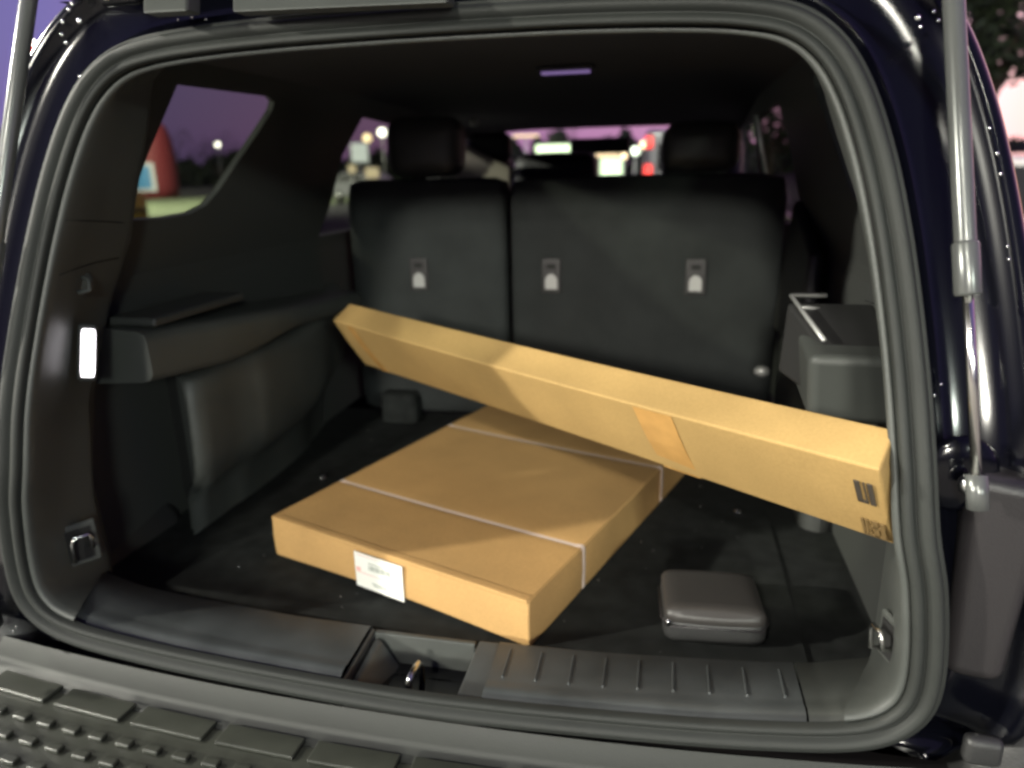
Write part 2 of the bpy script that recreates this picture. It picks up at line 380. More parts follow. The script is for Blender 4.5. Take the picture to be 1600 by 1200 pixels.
def ribs(parent, xs):
    for x in xs:
        zb = np.interp(abs(x), [0, .24, .45, .525, .60], [.004, .013, .030, .041, .066])
        r = hexa('sill_rib', [(x - .0016, .808, zb + .010), (x + .0016, .808, zb + .010), (x + .0016, .868, zb * .75 + .016), (x - .0016, .868, zb * .75 + .016),
                 (x - .0012, .810, zb + .0155), (x + .0012, .810, zb + .0155), (x + .0012, .866, zb * .75 + .0205), (x - .0012, .866, zb * .75 + .0205)], 'sill', parent, bevel=.0006)
ribs(sr, [.108 + .0465 * i for i in range(9)]); 
# latch pocket
pk = box('latch_pocket', (-.112, .766, -.052), (.083, .884, -.045), 'trim_dark', V, bevel=.003)
hexa('pocket_wall', [(-.118, .768, -.05), (-.108, .768, -.05), (-.108, .884, -.05), (-.118, .884, -.05), (-.119, .768, .012), (-.113, .768, .012), (-.113, .884, .019), (-.119, .884, .019)], 'sill', pk, bevel=.002)
hexa('pocket_wall', [(.028, .77, -.048), (.088, .77, -.048), (.088, .882, -.048), (.045, .882, -.048), (.050, .785, .004), (.088, .772, .008), (.088, .884, .021), (.056, .884, .021)], 'sill', pk, bevel=.003)
hexa('pocket_wall', [(-.112, .872, -.048), (.05, .872, -.048), (.05, .886, -.048), (-.112, .886, -.048), (-.112, .879, .016), (.05, .879, .016), (.05, .888, .016), (-.112, .888, .016)], 'trim', pk, bevel=.002)
hexa('pocket_wall', [(-.112, .760, -.048), (.088, .760, -.048), (.088, .768, -.048), (-.112, .768, -.048), (-.112, .760, .002), (.088, .760, .002), (.088, .767, .0), (-.112, .767, .0)], 'trim', pk, bevel=.001)
hexa('pocket_ramp', [(-.107, .77, -.044), (-.068, .77, -.044), (-.060, .87, -.044), (-.107, .87, -.044), (-.108, .772, .002), (-.098, .772, .002), (-.096, .87, .012), (-.108, .87, .012)], 'sill', pk, bevel=.004)
tube('striker_loop', [(-.028, .80, -.045), (-.028, .80, .000), (-.026, .806, .008), (-.024, .832, .008), (-.022, .838, .000), (-.022, .838, -.045)], .005, 'chrome', pk)
box('striker_base', (-.042, .792, -.045), (-.008, .846, -.040), 'chrome', pk, bevel=.003)
ball('striker_bolt', (-.034, .815, -.038), .006, 'chrome', pk)

# left side: shelf, wheel housing, pocket, lamp, hooks ------------------------------
box('side_pocket', (-.71, .96, .0), (-.70, 1.26, .42), 'trim_dark', V)
box('side_pocket_wall', (-.70, 1.235, .0), (-.62, 1.26, .37), 'black', V)  # coloured black to stand for the shade inside the pocket
sh = []
def shelf_edge(t):                            # inner edge of the shelf seen from above
    y = 1.0 + .86 * t; return y, -.532 + .035 * math.sin(t * math.pi) * (1 if t < .6 else .9)
rows = []
for k in range(9):
    rows.append([])
nseg = 22
for i in range(nseg + 1):
    t = i / nseg; y, xe = shelf_edge(t); zt = .455 - .075 * t; h = .085 - .04 * sstep(.2, .55, t)
    sec = [(-.66, zt + .004), (xe - .05, zt + .002), (xe - .016, zt), (xe - .004, zt - .006), (xe, zt - .018), (xe + .001, zt - h + .012), (xe - .006, zt - h), (xe - .02, zt - h - .004), (-.66, zt - h - .01)]
    for k, (x, z) in enumerate(sec): rows[k].append(Vector((x, y, z)))
sf = loft('side_shelf', rows, 'trim', V)
mesh('shelf_end', [rows[k][0] for k in range(9)], [tuple(range(9))], 'trim', sf)
box('shelf_tray_rim', (-.63, 1.03, .455), (-.535, 1.30, .472), 'trim_dark', sf, bevel=.006)
wh = []
for zz, inset in ((.0, .10), (.07, .09), (.10, .065), (.125, .030), (.15, .012), (.18, .004), (.24, 0), (.30, .0), (.335, .004), (.345, .02), (.345, .06)):
    r = []
    for (x, y) in ((-.525, 1.075), (-.528, 1.066), (-.524, 1.062), (-.514, 1.066), (-.507, 1.076), (-.503, 1.10), (-.502, 1.16), (-.500, 1.25), (-.497, 1.255), (-.494, 1.30), (-.492, 1.42), (-.496, 1.52), (-.505, 1.60), (-.512, 1.61), (-.53, 1.70), (-.56, 1.82), (-.60, 1.9)):
        lift = .05 * sstep(1.35, 1.85, y)
        r.append(Vector((x - .026 - inset * (1 if x > -.62 else 0) * .8, y + .03 + (inset * .6 if y < 1.1 else 0), zz + (lift if zz > .05 else 0))))
    wh.append(r)
loft('wheel_housing', wh, 'trim', V)
cl = empty  # (names kept short)
lp = on_y(134, 548, .912)
lamp = box('cargo_lamp', (-.014, -.006, -.045), (.014, .006, .045), 'trim_dark', V, bevel=.006); 
lamp.location = lp + Vector((.012, -.010, 0)); lamp.rotation_euler = (R(-4), R(11), R(48))
def bezel_hook(px, py, y, rz, name='tie_down_hook', s=1):
    c = on_y(px, py, y); o = box(name, (-.028 * s, -.004, -.036 * s), (.028 * s, .004, .036 * s), 'trim', V, bevel=.008); o.location = c + Vector((math.sin(rz), -math.cos(rz), 0)) * (.010 if rz > 0 else .003); o.rotation_euler = (0, 0, rz)
    box('hook_recess', (-.018 * s, -.0055, -.027 * s), (.018 * s, -.0042, .027 * s), 'black', o, bevel=.0005)
    tube('hook_loop', [(-.013 * s, -.005, -.022 * s), (-.014 * s, -.018, -.02 * s), (-.014 * s, -.02, .012 * s), (-.010 * s, -.02, .02 * s), (.010 * s, -.02, .02 * s), (.014 * s, -.02, .012 * s), (.014 * s, -.018, -.004 * s), (.013 * s, -.005, -.006 * s)], .0032, 'chrome', o, n=10)
    return o
bezel_hook(121, 846, .85, R(58))
bezel_hook(1397, 1000, .815, R(-75), s=.85)
# bag hook high on the left
c = on_y(122, 440, .93); hk = ball('bag_hook', (0, 0, 0), .02, 'trim', V, sc=(1.1, .5, 1)); hk.location = c + Vector((.01, -.01, 0)); hk.rotation_euler = (0, 0, R(50))
tube('hook_arm', [(0, -.008, .012), (.012, -.02, .004), (.010, -.022, -.010), (-.006, -.02, -.012)], .0035, 'trim', hk, n=10)
# panel seams on the left trim
for a, b in (((95, 470 - 68), (172, 388)),): pass

# right side: armrest pod and tray ---------------------------------------------------
def P3(px, py, y): return on_y(px, py, y)
pod = mesh('side_armrest', *(lambda f: f)([[], []]), 'trim', V) if False else None
a = [P3(1262, 548, 1.10), P3(1410, 560, 1.10)]
hexa('side_armrest', [(.520, 1.05, .335), (.66, 1.05, .335), (.66, 1.30, .335), (.535, 1.30, .335), (.508, 1.03, .443), (.66, 1.02, .443), (.66, 1.30, .452), (.525, 1.30, .452)], 'trim', V, bevel=.016, seg=4)
tr = [on_y(1222, 490, 1.24), on_y(1236, 462, 1.24), on_y(1292, 462, 1.24), on_y(1292, 486, 1.24), on_y(1288, 532, 1.08), on_y(1248, 484, 1.20)]
tp = hexa('cup_tray', [(tr[0].x, 1.24, .36), (.64, 1.24, .36), (.64, 1.08, .36), (tr[4].x, 1.08, .36), (tr[0].x + .006, 1.24, tr[1].z - .01), (.64, 1.24, tr[1].z - .01), (.64, 1.08, tr[4].z - .01), (tr[4].x, 1.08, tr[4].z - .01)], 'leather', V, bevel=.008, seg=3)
tube('tray_rim', [tr[2], tr[1], tr[1].lerp(tr[4], .5), tr[4]], .0035, 'silver', tp, n=8)
tube('tray_rim', [tr[3] + Vector((0, -.01, .004)), tr[5] + Vector((.004, 0, .004))], .003, 'silver', tp, n=8)
box('wheel_housing', (.590, 1.36, -.06), (.66, 1.86, .40), 'trim_dark', V, bevel=.04, seg=4)
hexa('seat_side_bolster', [(.585, 1.58, .30), (.63, 1.58, .30), (.63, 1.88, .30), (.575, 1.88, .30), (.60, 1.60, .52), (.63, 1.60, .52), (.63, 1.88, .62), (.60, 1.88, .62)], 'leather', V, bevel=.015, seg=4)
bk = ball('belt_buckle', on_y(1190, 580, 1.80), .022, 'silver', V, sc=(.9, .6, .6))
# long-load support: ledges at both ends the long box lies on
hexa('left_ledge', [(-.62, 1.40, .20), (-.33, 1.52, .20), (-.34, 1.60, .20), (-.62, 1.62, .20), (-.62, 1.40, .268), (-.42, 1.52, .262), (-.40, 1.60, .262), (-.62, 1.62, .268)], 'trim_dark', V, bevel=.01) if False else None

# third row seats --------------------------------------------------------------------
def rbox(name, a, b, m, parent, r=.03, puff=.0, n=10):
    """soft cushion: a rounded box whose faces bulge a little"""
    (x0, y0, z0), (x1, y1, z1) = a, b; c = Vector(((x0 + x1) / 2, (y0 + y1) / 2, (z0 + z1) / 2)); h = Vector(((x1 - x0) / 2, (y1 - y0) / 2, (z1 - z0) / 2))
    bm = bmesh.new(); bmesh.ops.create_cube(bm, size=2); bmesh.ops.subdivide_edges(bm, edges=bm.edges[:], cuts=n, use_grid_fill=True)
    for v in bm.verts:
        p = v.co.copy(); q = Vector((p.x * h.x, p.y * h.y, p.z * h.z))
        i = Vector((max(-h.x + r, min(h.x - r, q.x)), max(-h.y + r, min(h.y - r, q.y)), max(-h.z + r, min(h.z - r, q.z))))
        # spread the grid lines toward the edges so the rounding is smooth
        d = q - i
        if d.length > 1e-9: q = i + d.normalized() * r * min(1, d.length / r if max(abs(d.x), abs(d.y), abs(d.z)) < r * .999 else 1)
        k = (1 - p.x ** 2) * (1 - p.z ** 2) if abs(p.y) > .99 else 0
        q.y += math.copysign(puff * k, p.y); 
        if abs(p.z) > .99: q.z += math.copysign(puff * (1 - p.x ** 2) * .7, p.z)
        v.co = c + q
    me = bpy.data.meshes.new(name); bm.to_mesh(me); bm.free(); me.materials.append(M[m] if isinstance(m, str) else m); me.polygons.foreach_set('use_smooth', [True] * len(me.polygons))
    return link(bpy.data.objects.new(name, me), parent)
SY = 1.88
rbox('lamp_lens', (-.0095, -.0115, -.037), (.0095, -.0045, .037), 'lamp_lens', lamp, r=.0034, n=8)
def seat(x0, x1, latches, heads, label):
    s = rbox('seat_back', (x0, SY, .02), (x1, SY + .13, .680), 'seatback', V, r=.035, puff=.002)
    for lx in latches:
        p = mesh('latch_plate', *bx3((lx - .0255, SY - .008, .383), (lx + .0255, SY - .0, .473)), 'silver' if False else 'blackplastic', s, bevel=.003)
        mesh('latch_slot', *bx3((lx - .012, SY - .0095, .447), (lx + .012, SY - .0085, .460)), 'black', s, bevel=.001)
        v = [(lx - .016, SY - .0115, .393), (lx + .016, SY - .0115, .393)] + [(lx + .016 * math.cos(t), SY - .0115, .415 + .018 * math.sin(t)) for t in np.linspace(0, math.pi, 9)]
        n = len(v); v2 = [(x, y + .002, z) for x, y, z in v]
        mesh('latch_hook', v + v2, [tuple(range(n)), tuple(range(2 * n - 1, n - 1, -1))] + [(i, (i + 1) % n, n + (i + 1) % n, n + i) for i in range(n)], 'silver', s)
    for hx0, hx1, z1 in heads:
        rbox('headrest', (hx0, SY + .02, .69), (hx1, SY + .13, z1), 'leather', s, r=.035, puff=.01)
        for q in (.3, .7):
            xx = hx0 + (hx1 - hx0) * q; tube('headrest_post', [(xx, SY + .075, .66), (xx, SY + .075, .71)], .006, 'steel', s, n=8)
    return s
def bx3(a, b):
    (x0, y0, z0), (x1, y1, z1) = a, b
    return [(x0, y0, z0), (x1, y0, z0), (x1, y1, z0), (x0, y1, z0), (x0, y0, z1), (x1, y0, z1), (x1, y1, z1), (x0, y1, z1)], BF
seat(-.570, -.118, [-.361], [(-.450, -.245, .835)], None)
seat(-.106, .592, [.009, .381], [(.283, .475, .80)], None)
# hinge bracket at the foot of the left seat
hb = box('seat_hinge', (-.49, 1.83, -.02), (-.38, 1.90, .09), 'carpet', V, bevel=.015)

# second row: heads and backs seen over the third row
def second(px0, px1, pyt, m, y=2.75, zb=.35, head=None):
    a, b = on_y(px0, pyt, y), on_y(px1, pyt, y)
    return rbox('second_row_seat', (a.x, y, zb), (b.x, y + .14, a.z), m, V, r=.04, puff=.01)
s2 = second(640, 792, 238, 'leather'); 
a, b = on_y(735, 208, 2.73), on_y(797, 252, 2.73); rbox('headrest', (a.x - .02, 2.72, b.z), (b.x, 2.80, a.z), 'leather', s2, r=.03)
# light tan side of the second row back: a sloping pale panel
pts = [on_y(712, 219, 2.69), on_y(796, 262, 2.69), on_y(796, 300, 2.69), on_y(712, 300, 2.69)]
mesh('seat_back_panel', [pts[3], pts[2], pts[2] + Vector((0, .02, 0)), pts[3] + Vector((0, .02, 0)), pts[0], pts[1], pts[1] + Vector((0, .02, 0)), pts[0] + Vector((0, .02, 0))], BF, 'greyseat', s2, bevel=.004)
second(800, 932, 242, 'leather', y=3.0)
second(1036, 1165, 215, 'leather', y=2.75)

# pillars between the side windows (painted frames already in the wall trim): belt, grab handle
tube('seat_belt', [on_y(1180, 180, 2.2), on_y(1188, 230, 2.2), on_y(1196, 275, 2.2)], .006, 'silver', V, n=8)
ball('coat_hook', on_y(741, 192, 2.6), .016, 'silver', V, sc=(1, 1, .8))

# seams of the left pillar trim, laid on its surface
from mathutils.bvhtree import BVHTree
_tr = bpy.data.objects['opening_trim']; _bv = BVHTree.FromPolygons([v.co for v in _tr.data.vertices], [tuple(p.vertices) for p in _tr.data.polygons])
def on_trim(px, py):
    h = _bv.ray_cast(CAM, ray(px, py).normalized()); return h[0] if h[0] is not None else on_y(px, py, .95)
for pl in (((103, 344), (130, 345), (160, 346), (192, 348)), ((92, 430), (118, 420), (150, 410), (185, 403)), ((1352, 470), (1372, 476), (1388, 480))):
    tube('trim_seam', [on_trim(*q) for q in pl], .0011, 'black', V, n=6)
rl = random.Random(3); lv = []; lf = []
for i in range(70):
    x, y = rl.uniform(-.5, .5), rl.uniform(.92, 1.8); a = rl.uniform(0, 6.28); l = rl.uniform(.001, .004); z = .0045; k = len(lv)
    dx, dy = math.cos(a) * l, math.sin(a) * l; lv += [(x - dx, y - dy, z), (x + dy * .2, y - dx * .2, z), (x + dx, y + dy, z + .001), (x - dy * .2, y + dx * .2, z + .001)]; lf.append((k, k + 1, k + 2, k + 3))
lint = mesh('lint', lv, lf, 'silver', V); lint['kind'] = 'stuff'

# gas struts ---------------------------------------------------------------------
def strut(side):
    s = side; ex = .046 if s < 0 else 0; lo = Vector((.628 * s + ex * .1, .745, .375)); hi = Vector((.572 * s + ex, .875, .90)); d = (hi - lo)
    st = tube('gas_strut', [lo + d * .46, lo + d * .47, lo + d * 2.0], [.0102, .0102, .0102], 'strut', V, n=24)
    tube('strut_rod', [lo + d * .02, lo + d * .47], .0052, 'steel', st, n=14)
    tube('strut_collar', [lo + d * .37, lo + d * .375, lo + d * .465, lo + d * .47], [.0118, .0126, .0126, .0112], 'strut', st, n=24)
    tube('ball_socket', [lo - d * .03, lo + d * .035], .0105, 'strut', st, n=12)
    ball('ball_stud', lo + Vector((0, .02, 0)), .012, 'chrome', st)
    ball('strut_mount', lo + Vector((0, .05, .0)), .040, 'paint', st, sc=(1, .3, 1.1), n=20)
strut(1); strut(-1)
# painted gate above, raised over the camera
gp = [(-.60, .93, .955), (.60, .93, .955), (.60, .97, .99), (-.60, .97, .99)]
gate = mesh('tailgate', [(-.44, .92, .975), (.50, .92, .975), (.66, -.20, 1.42), (-.66, -.20, 1.42), (-.44, .95, 1.03), (.50, .95, 1.03), (.66, -.16, 1.47), (-.66, -.16, 1.47)], BF, 'paint', V, bevel=.01)
for sx in (-1, 1):
    hx = .40 * sx
    h = hexa('gate_hinge', [(hx - .03, .90, .915), (hx + .03, .90, .915), (hx + .03, .95, .915), (hx - .03, .95, .915), (hx - .03, .86, .975), (hx + .03, .86, .975), (hx + .03, .95, .975), (hx - .03, .95, .975)], 'paint', V, bevel=.006)
    for q in (-.014, .014): ball('hinge_bolt', (hx + q, .895, .925), .006, 'chrome', h)

for px, py, rr in ((113, 6, 1.2), (108, 15, 1.3), (98, 34, 1.2), (124, 33, 1.5), (97, 54, 1), (103, 67, 1), (153, 95, 1.1), (166, 85, .9), (124, 119, .9), (176, 92, .7), (278, 30, .8), (300, 26, .9), (322, 30, .6), (1434, 28, 1.4), (1438, 42, .9), (1459, 18, .8), (1466, 32, .8), (1546, 200, .7), (1558, 240, .9), (1563, 272, .9), (1574, 385, .7), (1576, 405, .8), (1460, 618, .7), (1456, 636, .7), (1470, 600, .6), (20, 987, .7), (26, 980, .6)):
    q = on_y(px, py, .80); yy = yo(q.z) + .012; q = on_y(px, py, yy); ball('glint_bead', q, .0026 * rr, 'chrome', V, sc=(1, .7, 1), n=10)  # added chrome beads standing in for glints on the paint
a, b, c, d = on_y(362, 19, .88), on_y(700, 4, .88), on_y(362, -12, .90), on_y(700, -24, .90)
hexa('gate_trim', [a, b, b + Vector((0, .03, 0)), a + Vector((0, .03, 0)), c, d, d + Vector((0, .03, 0)), c + Vector((0, .03, 0))], 'trim', V, bevel=.004, seg=3)
a, b, c, d = on_y(222, 21, .88), on_y(292, 17, .88), on_y(222, -12, .90), on_y(292, -14, .90)
hexa('gate_trim', [a, b, b + Vector((0, .03, 0)), a + Vector((0, .03, 0)), c, d, d + Vector((0, .03, 0)), c + Vector((0, .03, 0))], 'trim', V, bevel=.004, seg=3)
# bumper with tread pad ----------------------------------------------------------
def bow(x): return .09 * x * x
rows = []
for dy, z in ((-.004, -.010), (-.012, -.022), (-.016, -.036), (-.020, -.046), (-.06, -.047), (-.38, -.052), (-.41, -.062), (-.43, -.10), (-.435, -.40)):
    rows.append([Vector((x, .75 + dy + bow(x), z)) for x in np.linspace(-.84, .84, 41)])
bp = loft('bumper', rows, 'step_pad_base', V)
pad = box('step_pad', (-.66, .42, -.052), (.62, .70, -.0455), 'pad', V, bevel=.002)
pad.data = pad.data
bmx = bmesh.new(); bmx.from_mesh(pad.data); bmesh.ops.bisect_plane
for i in range(1, 16):
    bmesh.ops.bisect_plane(bmx, geom=bmx.verts[:] + bmx.edges[:] + bmx.faces[:], plane_co=(-.66 + 1.28 * i / 16, 0, 0), plane_no=(1, 0, 0))
for v in bmx.verts: v.co.y += bow(v.co.x) + (.004 if v.co.y > .6 else 0)
bmx.to_mesh(pad.data); bmx.free()
tile_me = None
def tread(x0, y0, wx, wy, h=.0055):
    global tile_me
    cx, cy = x0 + wx / 2, y0 + wy / 2
    v, f = bx3((-wx / 2, -wy / 2, 0), (wx / 2, wy / 2, h)); o = mesh('tread_block', v, f, 'pad', pad, bevel=.0024, seg=3)
    o.location = (cx, cy + bow(cx), -.0455); o.rotation_euler = (0, 0, math.atan(2 * .09 * cx)); return o
ga, gb = on_z(191, 1131, -.040), on_z(321, 1162, -.040)
step = gb.x - ga.x; ty = ga.y - bow(ga.x) + .004
for i in range(-1, 8): tread(ga.x + .010 + step * i - step, ty, step - .020, .036, .006)
ra, rb_ = on_z(66, 1131, -.038), on_z(273, 1190, -.038); sp = (rb_.x - ra.x) / 5; r0 = ra.y - bow(ra.x)
q2 = on_z(38, 1159, -.038); dr_ = (r0 - (q2.y - bow(q2.x))); dx_ = q2.x - ra.x
tk = None
for j in range(6):
    for i in range(-3, 24):
        x = ra.x + sp * i + (dx_ * j + sp * 20) % sp
        if x < -.64 or x > .60 or (j > 1 and x > 0): continue
        y = r0 - dr_ * j
        if tk is None: tk = tread(x - .012, y, .024, .013, .007)
        else:
            c = tk.copy(); COL.objects.link(c); c.location = (x, y + .0065 + bow(x), -.0455); c.rotation_euler = (0, 0, math.atan(2 * .09 * x))
# corner pieces right and left of the opening, tail lamps
for s in (1, -1):
    q = hexa('corner_trim', [(.640 * s, .775, .13), (.700 * s, .765, .13), (.72 * s, .95, .13), (.66 * s, .90, .13), (.632 * s, .775, .385), (.712 * s, .765, .375), (.74 * s, .95, .375), (.645 * s, .90, .385)], 'blackplastic', V, bevel=.018, seg=4)
    hexa('bumper_corner', [(.66 * s, .70, -.40), (.90 * s, .70, -.40), (.90 * s, 1.2, -.40), (.66 * s, 1.2, -.40), (.70 * s, .80, -.01), (.86 * s, .80, .20), (.88 * s, 1.2, .30), (.68 * s, 1.2, .02)], 'leather', V, bevel=.03, seg=4)
    br = box('bumper_bracket', (.660 * s if s > 0 else -.70, .735, .045), (.70 * s if s > 0 else -.660, .755, .08), 'leather', V, bevel=.008)
    ball('bracket_bolt', (.675 * s, .732, .03), .007, 'chrome', br)
    ta, tb = on_y(1552, 585, .90), on_y(1600, 478, .93); x0, x1 = ta.x, tb.x + .03
    tl = hexa('tail_lamp', [(x0 * s, .90, ta.z), (x1 * s, .90, ta.z - .01), (x1 * s, 1.05, ta.z), (x0 * s, 1.05, ta.z), ((x0 + .018) * s, .93, tb.z), (x1 * s, .93, tb.z + .01), (x1 * s, 1.05, tb.z), ((x0 + .018) * s, 1.05, tb.z)], mat('tail_lens_red', (.10, .004, .004), .12, coat=1), V, bevel=.008, seg=3)
    for q in range(4): ball('lamp_screw', (s * (x0 + .002 + .004 * q), .897 + .006 * q, ta.z + .012 + .018 * q), .0035, 'chrome', tl)
    box('body_side', (.80 * s if s > 0 else -.86, 1.0, -.45), (.86 if s > 0 else -.80, 4.2, .50), 'paint', V, bevel=.03)
    for yy in (1.55, 3.9):
        wl = tube('wheel', [(.70 * s, yy, -.42), (.90 * s, yy, -.42)], .38, 'tyre', V, n=32)
        tube('rim', [(.895 * s, yy, -.42), (.905 * s, yy, -.42)], .24, 'chrome', wl, n=32)
box('underbody', (-.84, .78, -.45), (.84, 4.2, -.31), 'blackplastic', V)
box('rear_panel', (-.84, .76, -.45), (.84, .885, -.055), 'blackplastic', V)
box('front_end', (-.86, 3.95, -.45), (.86, 4.9, .38), 'paint', V, bevel=.08)

# ------------------------------------------------------------------ flat carton
FX, FY, FYAW, FW, FH = .1303, .8997, -.3358, .5591, .083; FL = .745; S1, S2 = .182, .5623
fb = empty('flat_box', (FX, FY, .005), FYAW); tag(fb, 'flat wide cardboard box with two plastic straps lying on the cargo floor', 'box')
def carton(name, w_, l_, h_, m, parent, grooves, nx=22, ny=28, sag=.006):
    """closed carton: local x from -w_ to 0, y from 0 to l_, z 0..h_; the lid dips along the straps and the near edge sags"""
    bm = bmesh.new(); bmesh.ops.create_cube(bm, size=1)
    for v in bm.verts: v.co = Vector(((v.co.x - .5) * w_, (v.co.y + .5) * l_, (v.co.z + .5) * h_))
    g = lambda: bm.verts[:] + bm.edges[:] + bm.faces[:]
    for i in range(1, nx): bmesh.ops.bisect_plane(bm, geom=g(), plane_co=(-w_ * i / nx, 0, 0), plane_no=(1, 0, 0))
    ys = [l_ * i / ny for i in range(1, ny)]
    for s in grooves: ys += [s - .010, s - .004, s, s + .004, s + .010]
    for y in sorted(ys): bmesh.ops.bisect_plane(bm, geom=g(), plane_co=(0, y, 0), plane_no=(0, 1, 0))
    for z in (.25, .5, .75, .93): bmesh.ops.bisect_plane(bm, geom=g(), plane_co=(0, 0, h_ * z), plane_no=(0, 0, 1))
    for v in bm.verts:
        x, y, z = v.co; tx = -x / w_; ty = y / l_
        if z > h_ * .96:
            z -= .0025 * 4 * tx * (1 - tx) * 4 * ty * (1 - ty)
            for s in grooves: z -= .0022 * math.exp(-((y - s) / .006) ** 2)
        if y < 1e-4:
            y -= .004 * math.sin(math.pi * tx) * (1 - z / h_) + .0025 * math.sin(math.pi * z / h_)
            z += .011 * math.sin(math.pi * tx) ** 1.2 * (1 - z / h_) ** 2 * (1 if z < h_ * .5 else 0)
        if x > -1e-4: x += .003 * math.sin(math.pi * ty * 2) * math.sin(math.pi * z / h_) - sum(.0015 * math.exp(-((y - s) / .008) ** 2) for s in grooves)
        v.co = (x, y, z)
    bmesh.ops.recalc_face_normals(bm, faces=bm.faces)
    me = bpy.data.meshes.new(name); bm.to_mesh(me); bm.free(); me.materials.append(M[m] if isinstance(m, str) else m)
    o = link(bpy.data.objects.new(name, me), parent)
    b = o.modifiers.new('b', 'BEVEL'); b.width = .0035; b.segments = 3; b.limit_method = 'ANGLE'; b.angle_limit = R(50)
    me.polygons.foreach_set('use_smooth', [True] * len(me.polygons)); o.modifiers.new('w', 'WEIGHTED_NORMAL').keep_sharp = True
    return o
carton('carton_shell', FW, FL, FH, 'card', fb, (S1, S2))
def strap(y):
    e = .0012; w2 = .0045
    path = [(-FW - e, 0 + .004), (-FW - e, FH - .004), (-FW + .003, FH + e - .001)] + [(-FW * (1 - t), FH + e - .0048 + .0018 * abs(2 * t - 1) ** 2) for t in np.linspace(.03, .97, 12)] + [(-.003, FH + e - .001), (e, FH - .004), (e + .0005, FH * .5), (e, .004)]
    v = []; 
    for x, z in path: v += [(x, y - w2, z), (x, y + w2, z)]
    f = [(2 * i, 2 * i + 1, 2 * i + 3, 2 * i + 2) for i in range(len(path) - 1)]
    o = mesh('packing_strap', v, f, 'strap', fb, solid=.0008); return o
strap(S1); strap(S2)
# lid lap: a thin folded edge along the near top edge
mesh('lid_fold', *bx3((-FW + .004, -.0035, FH - .006), (-.002, .012, FH + .0012)), 'card', fb, bevel=.0012)
# shipping label on the near face
lx0, lx1, lz0, lz1 = -.560 + .216, -.560 + .322, .0025, .073
lb = mesh('shipping_label', *bx3((lx0, -.0082, lz0 + .004), (lx1, -.0072, lz1)), 'label', fb)
def lab(name, a, b, c, d, m): return mesh(name, *bx3((lx0 + (lx1 - lx0) * a, -.0088, lz0 + (lz1 - lz0) * c), (lx0 + (lx1 - lx0) * b, -.0083, lz0 + (lz1 - lz0) * d)), m, lb)
for i in range(13):
    lab('barcode_bar', .30 + i * .037, .30 + i * .037 + (.022 if i % 3 else .014), .60, .74, 'ink')
lab('printed_line', .30, .62, .78, .80, 'ink'); lab('printed_line', .03, .75, .46, .475, 'pink'); lab('printed_line', .03, .12, .50, .60, 'pink'); lab('printed_line', .06, .8, .93, .945, 'pink'); lab('printed_line', .35, .68, .24, .27, 'ink'); lab('printed_line', .38, .66, .185, .21, 'ink')

# ------------------------------------------------------------------ long carton
LX, LY, LZ, LYAW, LP_, LR, LLEN, LD, LH = .585, .821, .2693, -.6176, .0002, .5997, 1.1735, .0562, .1467
lbx = empty('long_box', (LX, LY, LZ)); lbx.rotation_euler = (Matrix.Rotation(LYAW, 3, 'Z') @ Matrix.Rotation(LP_, 3, 'Y') @ Matrix.Rotation(LR, 3, 'X')).to_euler()
tag(lbx, 'long narrow cardboard box lying slantwise across the cargo bay above the flat box', 'box')
o = carton('carton_shell', LLEN, LD, LH, 'card2', lbx, (), nx=30, ny=3)
for v in o.data.vertices:                     # crushed corner and slight bow
    x, y, z = v.co; t = -x / LLEN
    v.co.y += -.004 * math.sin(math.pi * t) * (z / LH)
    if x > -.002: v.co.x -= .006 * (y / LD)
    if x < -LLEN + .002: v.co.x += .016 * (z / LH)
def lface(name, x0, x1, z0, z1, m, d=.0018, parent=None): return mesh(name, *bx3((-x1, -.0075 - d, z0), (-x0, .002, z1)), m, parent or lbx)
# tape bands on the front face follow the carton
def tape(x0, x1, shear=.0):
    v = []
    for x in (x0, x1):
        for t in np.linspace(.02, .985, 5): v.append((-(x - shear * t), -.0012 - .004 * math.sin(math.pi * x / LLEN) * t - .0035 * math.sin(math.pi * t) , LH * (.002 + t * .99)))
    return mesh('tape_patch', v, [(i, i + 1, i + 6, i + 5) for i in range(4)], 'tape', lbx, solid=.0006)
tape(.262, .325); tape(1.072, 1.098)
def mark(x0, x1, z0, z1, m, bars):
    o = None
    for a, b, c, d in bars:
        k = mesh('printed_mark', *bx3((-(x0 + (x1 - x0) * b), -.0048, z0 + (z1 - z0) * c), (-(x0 + (x1 - x0) * a), -.0035, z0 + (z1 - z0) * d)), m, lbx)
mark(.010, .030, .080, .120, 'blackink', [(0, .28, 0, 1), (.42, .5, 0, 1), (.70, 1, 0, 1), (.45, 1, .0, .12)])
mark(.006, .032, .012, .045, 'brown', [(0, .2, 0, 1), (.28, .52, 0, 1), (.6, .66, 0, 1), (.74, .84, 0, 1), (.9, 1, 0, 1), (.2, 1, .0, .15), (.2, .6, .55, .7)])
mesh('end_flap', *bx3((.0012, .004, .006), (.0032, LD - .004, LH * .52)), 'card2', lbx, bevel=.0008)

